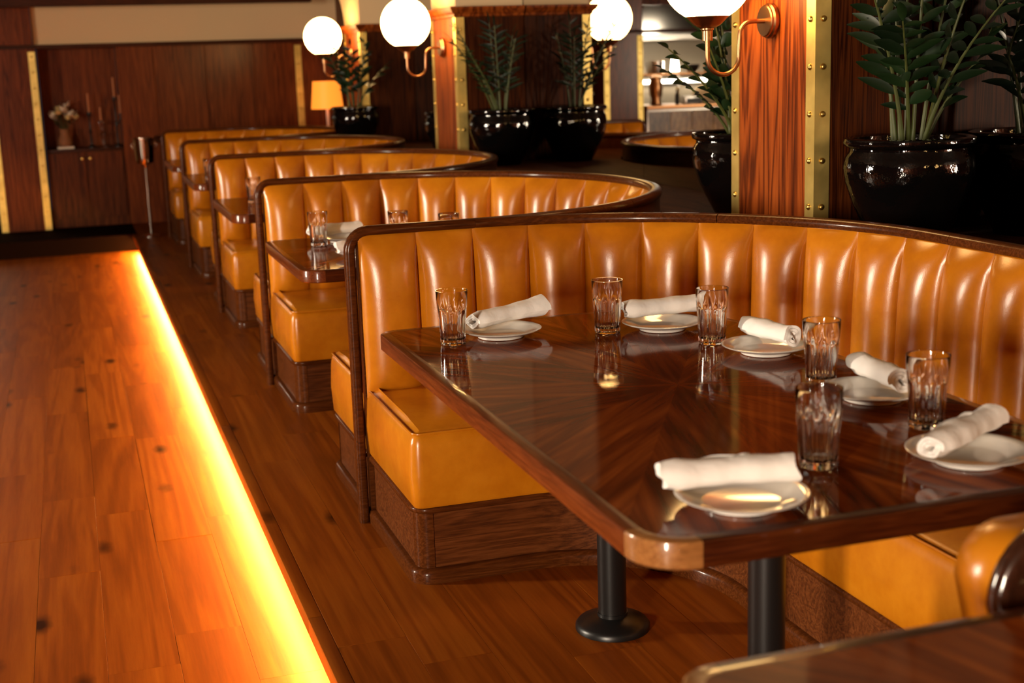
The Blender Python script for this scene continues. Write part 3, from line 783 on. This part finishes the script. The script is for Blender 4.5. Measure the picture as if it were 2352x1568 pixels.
NAP = [napkin_me(1, .2), napkin_me(2, 1.0), napkin_me(5, .0)]; FLAP = [flap_me(1), flap_me(2)]
settings = [((.246, -.905), (.286, -.845), 14.5, 1, 4, 'at the far aisle end of the long table', 0),
            ((.712, -1.02), (.739, -.955), 0, 0, 0, 'in the middle of the far edge of the long table', 0),
            ((.825, -1.445), (.846, -1.418), -88, 2, 2, 'at the far inner corner of the long table', 0),
            ((.80, -1.995), (.835, -1.965), -99, 0, 2, 'halfway along the inner side of the long table', 0),
            ((.695, -2.49), (.687, -2.475), 25, 2, 2, 'at the right edge of the picture on the long table', 1),
            ((.172, -2.55), (.160, -2.522), -12, 0, 0, 'nearest the camera on the long table', 1),
            ((.27, 1.562), (.235, 1.622), 9, 2, 0, 'behind the glass on the second table', 0),
            ((.245, 1.02), (.235, .95), 7, 0, 0, 'at the near edge of the second table', 0)]
for i, ((px, py), (nx, ny), ang, v, tilt, lb, flap) in enumerate(settings):
    o = link('side_plate', PLATE, None, None, (px, py, ZT+.0006), i*.5); tag(o, 'white porcelain plate '+lb, 'plate', 'white side plates')
    nb = link('napkin_roll', NAP[v], None, None, (nx, ny, ZT+.0545)); nb.rotation_euler = (0, -radians(tilt), radians(ang))
    tag(nb, 'rolled napkin on the plate '+lb, 'napkin', 'rolled white napkins')
    if flap: link('loose_corner', FLAP[i % 2], None, nb, (0, 0, 0))

# ------------------------------------------------------------------ far wall, niche, cabinet
XC0, XC1 = -1.15, -.33
wf = struct(box('wall_far', XC1, XM+.03, YF, YF+.1, 0, 1.93, M['panel']), 'dark oak panelled far wall')
for a, b in ((XC1, .06), (.06, .62), (.62, 1.16), (1.16, XM)):
    box('wall_panel', a+.002, b-.002, YF-.014, YF-.0005, .0, 1.928, M['farpanel'], wf, .002, 1)
struct(box('trim_1', -6, XM, YF-.05, YF+.02, 1.928, 1.972, M['beam'], None, .006), 'dark rail along the top of the far panelling')
struct(box('wall_far_plaster', -1.17, XM+.03, YF-.005, YF+.1, 1.972, 3.15, M['plaster']), 'cream plaster band above the far panelling')
struct(box('trim_2', -6, 1.72, YF-.75, YF-.6, 2.335, 3.1, M['beam'], None, .008), 'dark wooden beam below the ceiling at the far end')
struct(box('wall_niche', XC0, XC1, YF+.36, YF+.42, 0, 1.93, M['farpanel']), 'back panel of the niche above the cabinet')
struct(box('wall_niche_side', XC1, XC1+.02, YF+.1, YF+.4, 0, 1.93, M['panel']), 'side of the niche')
struct(box('wall_niche_top', XC0, XC1, YF+.02, YF+.42, 1.93, 1.97, M['beam']), 'top of the niche')
# brass strip at the right end of the far wall
def wall_strip(parent, x, w=.075, z0=0, z1=1.90, yy=YF-.018):
    s = box('brass_strip', x-w/2, x+w/2, yy-.004, yy+.001, z0, z1, M['strip'], parent, .001, 1)
    z = .2
    while z < z1-.03:
        r = link('rivet', riv_me, None, s, (x, yy-.004, z)); r.rotation_euler = (pi/2, 0, 0); z += .165
wall_strip(wf, 1.655)
pr = empty('oak_pier', (-1.42, YF-.07, 0)); tag(pr, 'oak pier with brass edges left of the far cabinet', 'pillar')
box('pier_body', -.26, .26, -.06, .5, 0, 1.93, M['farpanel'], pr)
box('upper_panel', -.26, .24, -.055, .5, 1.972, 3.1, M['farpanel'], pr)
for x in (.222, -.222):
    s = box('brass_strip', x-.036, x+.036, -.066, -.059, 0, 1.90, M['strip'], pr, .001, 1); z = .2
    while z < 1.88:
        r = link('rivet', riv_me, None, s, (x, -.066, z)); r.rotation_euler = (pi/2, 0, 0); z += .165
cb = empty('cabinet', (-.74, YF+.15, 0)); tag(cb, 'dark oak two-door cabinet in the far niche', 'cabinet')
box('body', -.405, .405, -.15, .2, 0, .82, M['panel'], cb)
box('top', -.408, .408, -.165, .2, .82, .855, M['beam'], cb, .004)
for s in (-1, 1):
    d = box('door', s*.2-.19, s*.2+.19, -.166, -.151, .10, .81, M['panel'], cb, .002, 1)
    k = lathe('knob', [(.006, 0), (.006, .012), (.014, .018), (.012, .028), (0, .03)], M['brass'], d, (s*.042, -.166, .745), 14); k.rotation_euler = (pi/2, 0, 0)
box('kick_board', -.40, .40, -.13, -.12, 0, .10, M['black'], cb)

# things on the cabinet
CT = .856
vz = empty('flower_vase', (-.94, 11.08, CT+.026)); tag(vz, 'terracotta vase on a book, holding pale flowers', 'vase')
lathe('vase_body', [(.06, 0), (.078, .03), (.074, .08), (.05, .13), (.052, .175), (.058, .19), (.05, .19), (.044, .17), (0, .16)], M['terracotta'], vz, None, 28)
rnd = random.Random(4)
pet = []
for l in (.075, .06):
    vs, fs = [], []
    for i in range(5):
        t = i/4; w = .05*sin(pi*(t*.85+.12)); vs += [(l*t, -w/2, .012*t*t+.004), (l*t, 0, .012*t*t), (l*t, w/2, .012*t*t+.004)]
    for i in range(4): a = i*3; fs += [(a, a+1, a+4, a+3), (a+1, a+2, a+5, a+4)]
    pet.append(mesh('petal', vs, fs, 80))
pet[0].materials.append(M['petal']); pet[1].materials.append(M['petaly'])
for i in range(15):
    a = i*2.4; r = .02+.12*sqrt(i/15); c = Vector((r*cos(a), r*sin(a)*.8, .36-1.0*r*r*6+rnd.uniform(-.02, .05)+(.06 if i in (9, 3) else 0)))
    stp = [Vector((c.x*.2, c.y*.2, .17)), Vector((c.x*.6, c.y*.6, .25)), c]
    s = tube('flower_stem', stp, .0025, M['stem'], vz, 5)
    for p in range(7):
        pe = link('petal', pet[i % 3 == 1], None, s, c); pe.rotation_euler = (rnd.uniform(-.2, .2), rnd.uniform(-1.0, -.35), p*2*pi/7+rnd.random())
    if i % 3 == 0:
        lf = link('leaf', LEAVES['zz'][1], None, s, c-UP*.05); lf.rotation_euler = (0, rnd.uniform(0, .6), rnd.random()*6.28)
bk = empty('book', (-.94, 11.08, CT)); tag(bk, 'pale book lying flat under the terracotta vase', 'book')
box('pages', -.085, .085, -.058, .058, .003, .022, M['paper'], bk); box('cover', -.088, .088, -.06, .06, 0, .003, M['petal'], bk); box('cover', -.088, .088, -.06, .06, .022, .025, M['petal'], bk)
def candlestick(label, x, y, h, cl, extra=None):
    t = empty('candlestick', (x, y, CT)); tag(t, label, 'candlestick', 'candlesticks on the cabinet')
    lathe('base', [(.058, 0), (.058, .008), (.04, .016), (.014, .035), (0, .035)], M['black'], t, None, 24)
    lathe('stem', [(.011, .03), (.010, h*.4), (.018, h*.45), (.010, h*.5), (.010, h-.05), (.024, h-.03), (.022, h), (0, h)], M['black'], t, None, 18)
    c = lathe('candle', [(.0105, h), (.010, h+cl), (.003, h+cl+.004), (0, h+cl+.004)], M['candle'], t, None, 14)
    lathe('wick', [(.0012, h+cl), (.0012, h+cl+.014), (0, h+cl+.014)], M['black'], c, None, 6)
    if extra:
        dx, hz, l2 = extra
        tube('branch', [(0, 0, hz-.12), (dx*.6, 0, hz-.10), (dx, 0, hz-.05), (dx, 0, hz)], .008, M['black'], t, 8)
        lathe('cup', [(.018, hz-.02), (.02, hz), (0, hz)], M['black'], t, (dx, 0, 0), 14)
        lathe('candle', [(.0105, hz), (.010, hz+l2), (0, hz+l2+.004)], M['candle'], t, (dx, 0, 0), 14)
candlestick('black candlestick with one slim candle beside the flower vase', -.665, 11.08, .385, .20)
candlestick('tall black candlestick with two candles at the cabinet right end', -.385, 11.08, .54, .21, (.05, .36, .2))
hu = empty('glass_candle_holder', (-.545, 11.14, CT)); tag(hu, 'clear glass candle holder between the two black candlesticks', 'candle holder')
lathe('glass_body', [(.05, 0), (.05, .006), (.014, .02), (.012, .10), (.03, .13), (.012, .16), (.012, .23), (.034, .26), (.036, .285), (.031, .285), (.009, .265), (0, .262)], M['glass'], hu, None, 24)
lathe('candle', [(.0105, .263), (.010, .43), (0, .434)], M['candle'], hu, None, 14)

# wine bucket on a stand at the end of the platform
bu = empty('wine_bucket_stand', (-.19, 9.60, 0)); tag(bu, 'chrome wine bucket on a tall stand at the end of the platform', 'bucket stand')
lathe('foot', [(.105, 0), (.105, .008), (.05, .022), (.018, .03), (0, .03)], M['chrome'], bu, (0, 0, .0008), 32)
lathe('pole', [(.013, .025), (.013, .74), (0, .74)], M['chrome'], bu, None, 16)
lathe('collar', [(.02, .70), (.03, .735), (.06, .745), (0, .745)], M['chrome'], bu, None, 24)
lathe('bucket', [(.078, .745), (.085, .755), (.092, .80), (.104, .985), (.112, .992), (.112, 1.0), (.104, 1.0), (.098, .985), (.086, .80), (.08, .765), (0, .762)], M['chrome'], bu, None, 40)
for s in (-1, 1):
    h = bpy.data.objects
    pts = [(s*(.104+.022*sin(pi*i/8)), 0, .93-.05*i/8+.02) for i in range(9)]
    tube('handle', pts, .006, M['chrome'], bu, 8)

# table lamp at the far end of the ledge
lp = empty('table_lamp', (1.86, 10.45, LEDGE)); tag(lp, 'small table lamp with an orange glowing shade at the far end of the ledge', 'lamp')
lathe('base', [(.07, 0), (.07, .012), (.02, .02), (0, .02)], M['paper'], lp, None, 24)
lathe('stem', [(.017, .018), (.017, .26), (0, .26)], M['paper'], lp, None, 16)
vs, fs = [], []
for i in range(2):
    for j in range(40):
        a = 2*pi*j/40; r = (.178, .148)[i]; vs.append((r*cos(a), r*sin(a), (.235, .535)[i]))
for j in range(40): fs.append((j, (j+1) % 40, 40+(j+1) % 40, 40+j))
link('lamp_shade', mesh('lamp_shade', vs, fs, 60), M['shadew'], lp)

# ------------------------------------------------------------------ kitchen beyond the far wall, seen in the mirror
KX0, KX1 = -4.2, -1.69
struct(box('wall_kitchen_back', KX0, KX1, 13.1, 13.2, 0, 2.6, M['tile']), 'pale tiled kitchen back wall')
struct(box('wall_kitchen_right', KX1, KX1+.06, YF+.4, 13.1, 0, 2.6, M['tile']), 'kitchen side wall')
struct(box('wall_kitchen_left', KX0-.1, KX0, YF-.05, 13.2, 0, 2.6, M['tile']), 'kitchen outer side wall')
struct(box('ceiling_kitchen', KX0, KX1, YF-.05, 13.1, 2.5, 2.56, M['plasterdark']), 'kitchen ceiling')
struct(box('trim_3', -6, KX1, YF-.1, YF+.05, 2.26, 3.1, M['panel']), 'wood panel above the kitchen opening')
struct(box('wall_far_left', -6, KX0, YF-.05, YF+.05, 0, 2.3, M['panel']), 'oak wall left of the kitchen opening')
kc = empty('kitchen_counter', (-2.95, 11.25, 0)); tag(kc, 'steel kitchen pass counter with a copper top, reflected in the mirror', 'counter')
box('counter_body', -1.22, 1.18, -.28, .3, 0, 1.0, M['steel'], kc, .01)
box('counter_top', -1.24, 1.2, -.33, .33, 1.0, 1.045, M['copper'], kc, .006)
for i in range(8): box('front_panel', -1.2+i*.296, -1.2+i*.296+.29, -.292, -.282, .06, .97, M['ksteel'], kc, .004, 1)
ks = empty('kitchen_shelf', (-2.95, 11.72, 1.40)); tag(ks, 'steel kitchen shelf over the pass holding pans', 'shelf')
box('shelf_board', -1.2, 1.2, -.16, .16, 0, .03, M['copper'], ks, .004)
for x in (-1.15, -.4, .4, 1.15): box('post', x-.015, x+.015, -.012, .012, -.35, 0, M['steel'], ks)
def pan(name, label, loc, prof, mt, cat):
    o = lathe(name, prof, mt, None, loc, 28); tag(o, label, cat); return o
pan('stock_pot', 'large pale pot on the kitchen shelf, left of the white lamp', (-2.22, 11.72, 1.431), [(.11, 0), (.115, .01), (.118, .15), (.124, .155), (.112, .155), (.108, .02), (0, .02)], M['steel'], 'pot')
pan('mixing_bowl', 'dark round bowl on the kitchen shelf right of the white lamp', (-2.74, 11.72, 1.431), [(.05, 0), (.09, .04), (.11, .1), (.105, .1), (.05, .02), (0, .015)], M['black'], 'bowl')
pan('storage_jar', 'short copper jar at the right end of the kitchen shelf', (-2.98, 11.72, 1.431), [(.06, 0), (.065, .1), (.06, .11), (0, .11)], M['copper'], 'jar')
wl = empty('kitchen_lamp', (-2.50, 11.72, 1.431)); tag(wl, 'small white glowing lamp on the kitchen shelf', 'lamp')
lathe('lamp_base', [(.05, 0), (.05, .02), (0, .02)], M['copper'], wl, None, 20); lathe('lamp_shade', [(.058, .02), (.038, .19), (0, .19)], M['ktube'], wl, None, 24)
pan('copper_urn', 'tall copper urn on the kitchen counter', (-2.04, 11.3, 1.046), [(.07, 0), (.075, .02), (.06, .06), (.085, .14), (.09, .24), (.07, .32), (.075, .34), (.05, .36), (0, .37)], M['copper'], 'urn')
pan('oven_dome', 'pale domed oven on the kitchen counter', (-2.72, 11.32, 1.046), [(.17, 0), (.17, .04), (.15, .12), (.10, .19), (.04, .22), (0, .225)], M['plaster'], 'oven')
ow = empty('oven_tray', (-2.45, 11.12, 1.046)); tag(ow, 'small dark steel box on the kitchen counter', 'box'); box('tray_body', -.12, .12, -.07, .07, 0, .10, M['steel'], ow, .008); box('tray_front', -.1, .1, -.076, -.071, .01, .07, M['black'], ow)
kb = empty('oil_bottle', (-2.24, 11.1, 1.046)); tag(kb, 'slim dark bottle on the kitchen counter', 'bottle'); lathe('bottle_body', [(.026, 0), (.028, .01), (.028, .11), (.011, .15), (.011, .19), (0, .19)], M['black'], kb, None, 18); lathe('cap', [(.013, .185), (.013, .205), (0, .205)], M['brass'], kb, None, 12)
hd = empty('extractor_hood', (-2.55, 12.0, 1.86)); tag(hd, 'steel extractor hood above the kitchen, reflected in the mirror', 'hood')
vs = [(-.75, -.4, 0), (.75, -.4, 0), (.75, .45, 0), (-.75, .45, 0), (-.75, -.4, .06), (.75, -.4, .06), (.75, .45, .06), (-.75, .45, .06), (-.35, -.12, .5), (.35, -.12, .5), (.35, .2, .5), (-.35, .2, .5)]
fs = [(0, 1, 5, 4), (1, 2, 6, 5), (2, 3, 7, 6), (3, 0, 4, 7), (4, 5, 9, 8), (5, 6, 10, 9), (6, 7, 11, 10), (7, 4, 8, 11), (8, 9, 10, 11)]
link('hood_shell', mesh('hood_shell', vs, fs, 20), M['steel'], hd)
box('flue', -.3, .3, -.1, .18, .5, .63, M['steel'], hd); box('light_bar', -.5, .5, -.1, .0, .012, .03, M['ktube'], hd)
kl = empty('kitchen_ceiling_light', (-2.3, 11.35, 2.46)); tag(kl, 'small recessed light in the kitchen ceiling', 'light'); box('light_panel', -.14, .14, -.1, .1, 0, .02, M['ktube'], kl); box('light_frame', -.16, .16, -.12, .12, .02, .04, M['steel'], kl)
kw = empty('kitchen_fill_tube', (-2.9, 13.06, 1.28)); tag(kw, 'added tube light for the bright band on the kitchen back wall', 'light'); box('tube', -.7, .7, -.03, 0, 0, .04, M['ktube'], kw); box('fitting', -.95, .95, 0, .035, -.02, .07, M['steel'], kw)  # added glow for the bright band behind the shelf, no known fixture

# ------------------------------------------------------------------ rest of the room: ceiling, left wall, window wall behind the camera
struct(box('ceiling', -6.1, XM+.2, -9.2, YF+.45, 3.12, 3.2, M['plasterdark']), 'plaster ceiling')
struct(box('wall_left', -6.1, -6, -9.2, YF, LOW-.1, 3.2, M['panel']), 'oak panelled left wall')
wb = struct(box('wall_front', -6.1, XM+.2, -9.12, -9.1, LOW-.1, 3.2, M['panel']), 'window wall behind the camera')
def window(n, a, b, zw0, zw1, org, rz, label):
    # local: width along x, glass facing +y
    w = struct(box('window_%d' % n, a, b, 0, .02, zw0, zw1, M['window'], None, loc=org, rz=rz), label)
    box('window_frame', a-.08, a, -.01, .07, zw0-.08, zw1+.08, M['frame'], w); box('window_frame', b, b+.08, -.01, .07, zw0-.08, zw1+.08, M['frame'], w)
    box('window_frame', a, b, -.01, .07, zw1, zw1+.08, M['frame'], w); box('window_sill', a-.1, b+.1, -.01, .13, zw0-.09, zw0, M['frame'], w)
    box('mullion', a, b, .022, .05, zw0+(zw1-zw0)*.62-.02, zw0+(zw1-zw0)*.62+.02, M['frame'], w)
window(2, -.19, .19, .8, 2.4, (-5.985, 1.6, 0), -pi/2, 'unseen narrow window added in the left wall to brighten the far booths')
window(1, -.36, .36, .45, 2.75, (-5.985, -8.3, 0), -pi/2, 'tall narrow daylit window in the left wall, behind the camera')
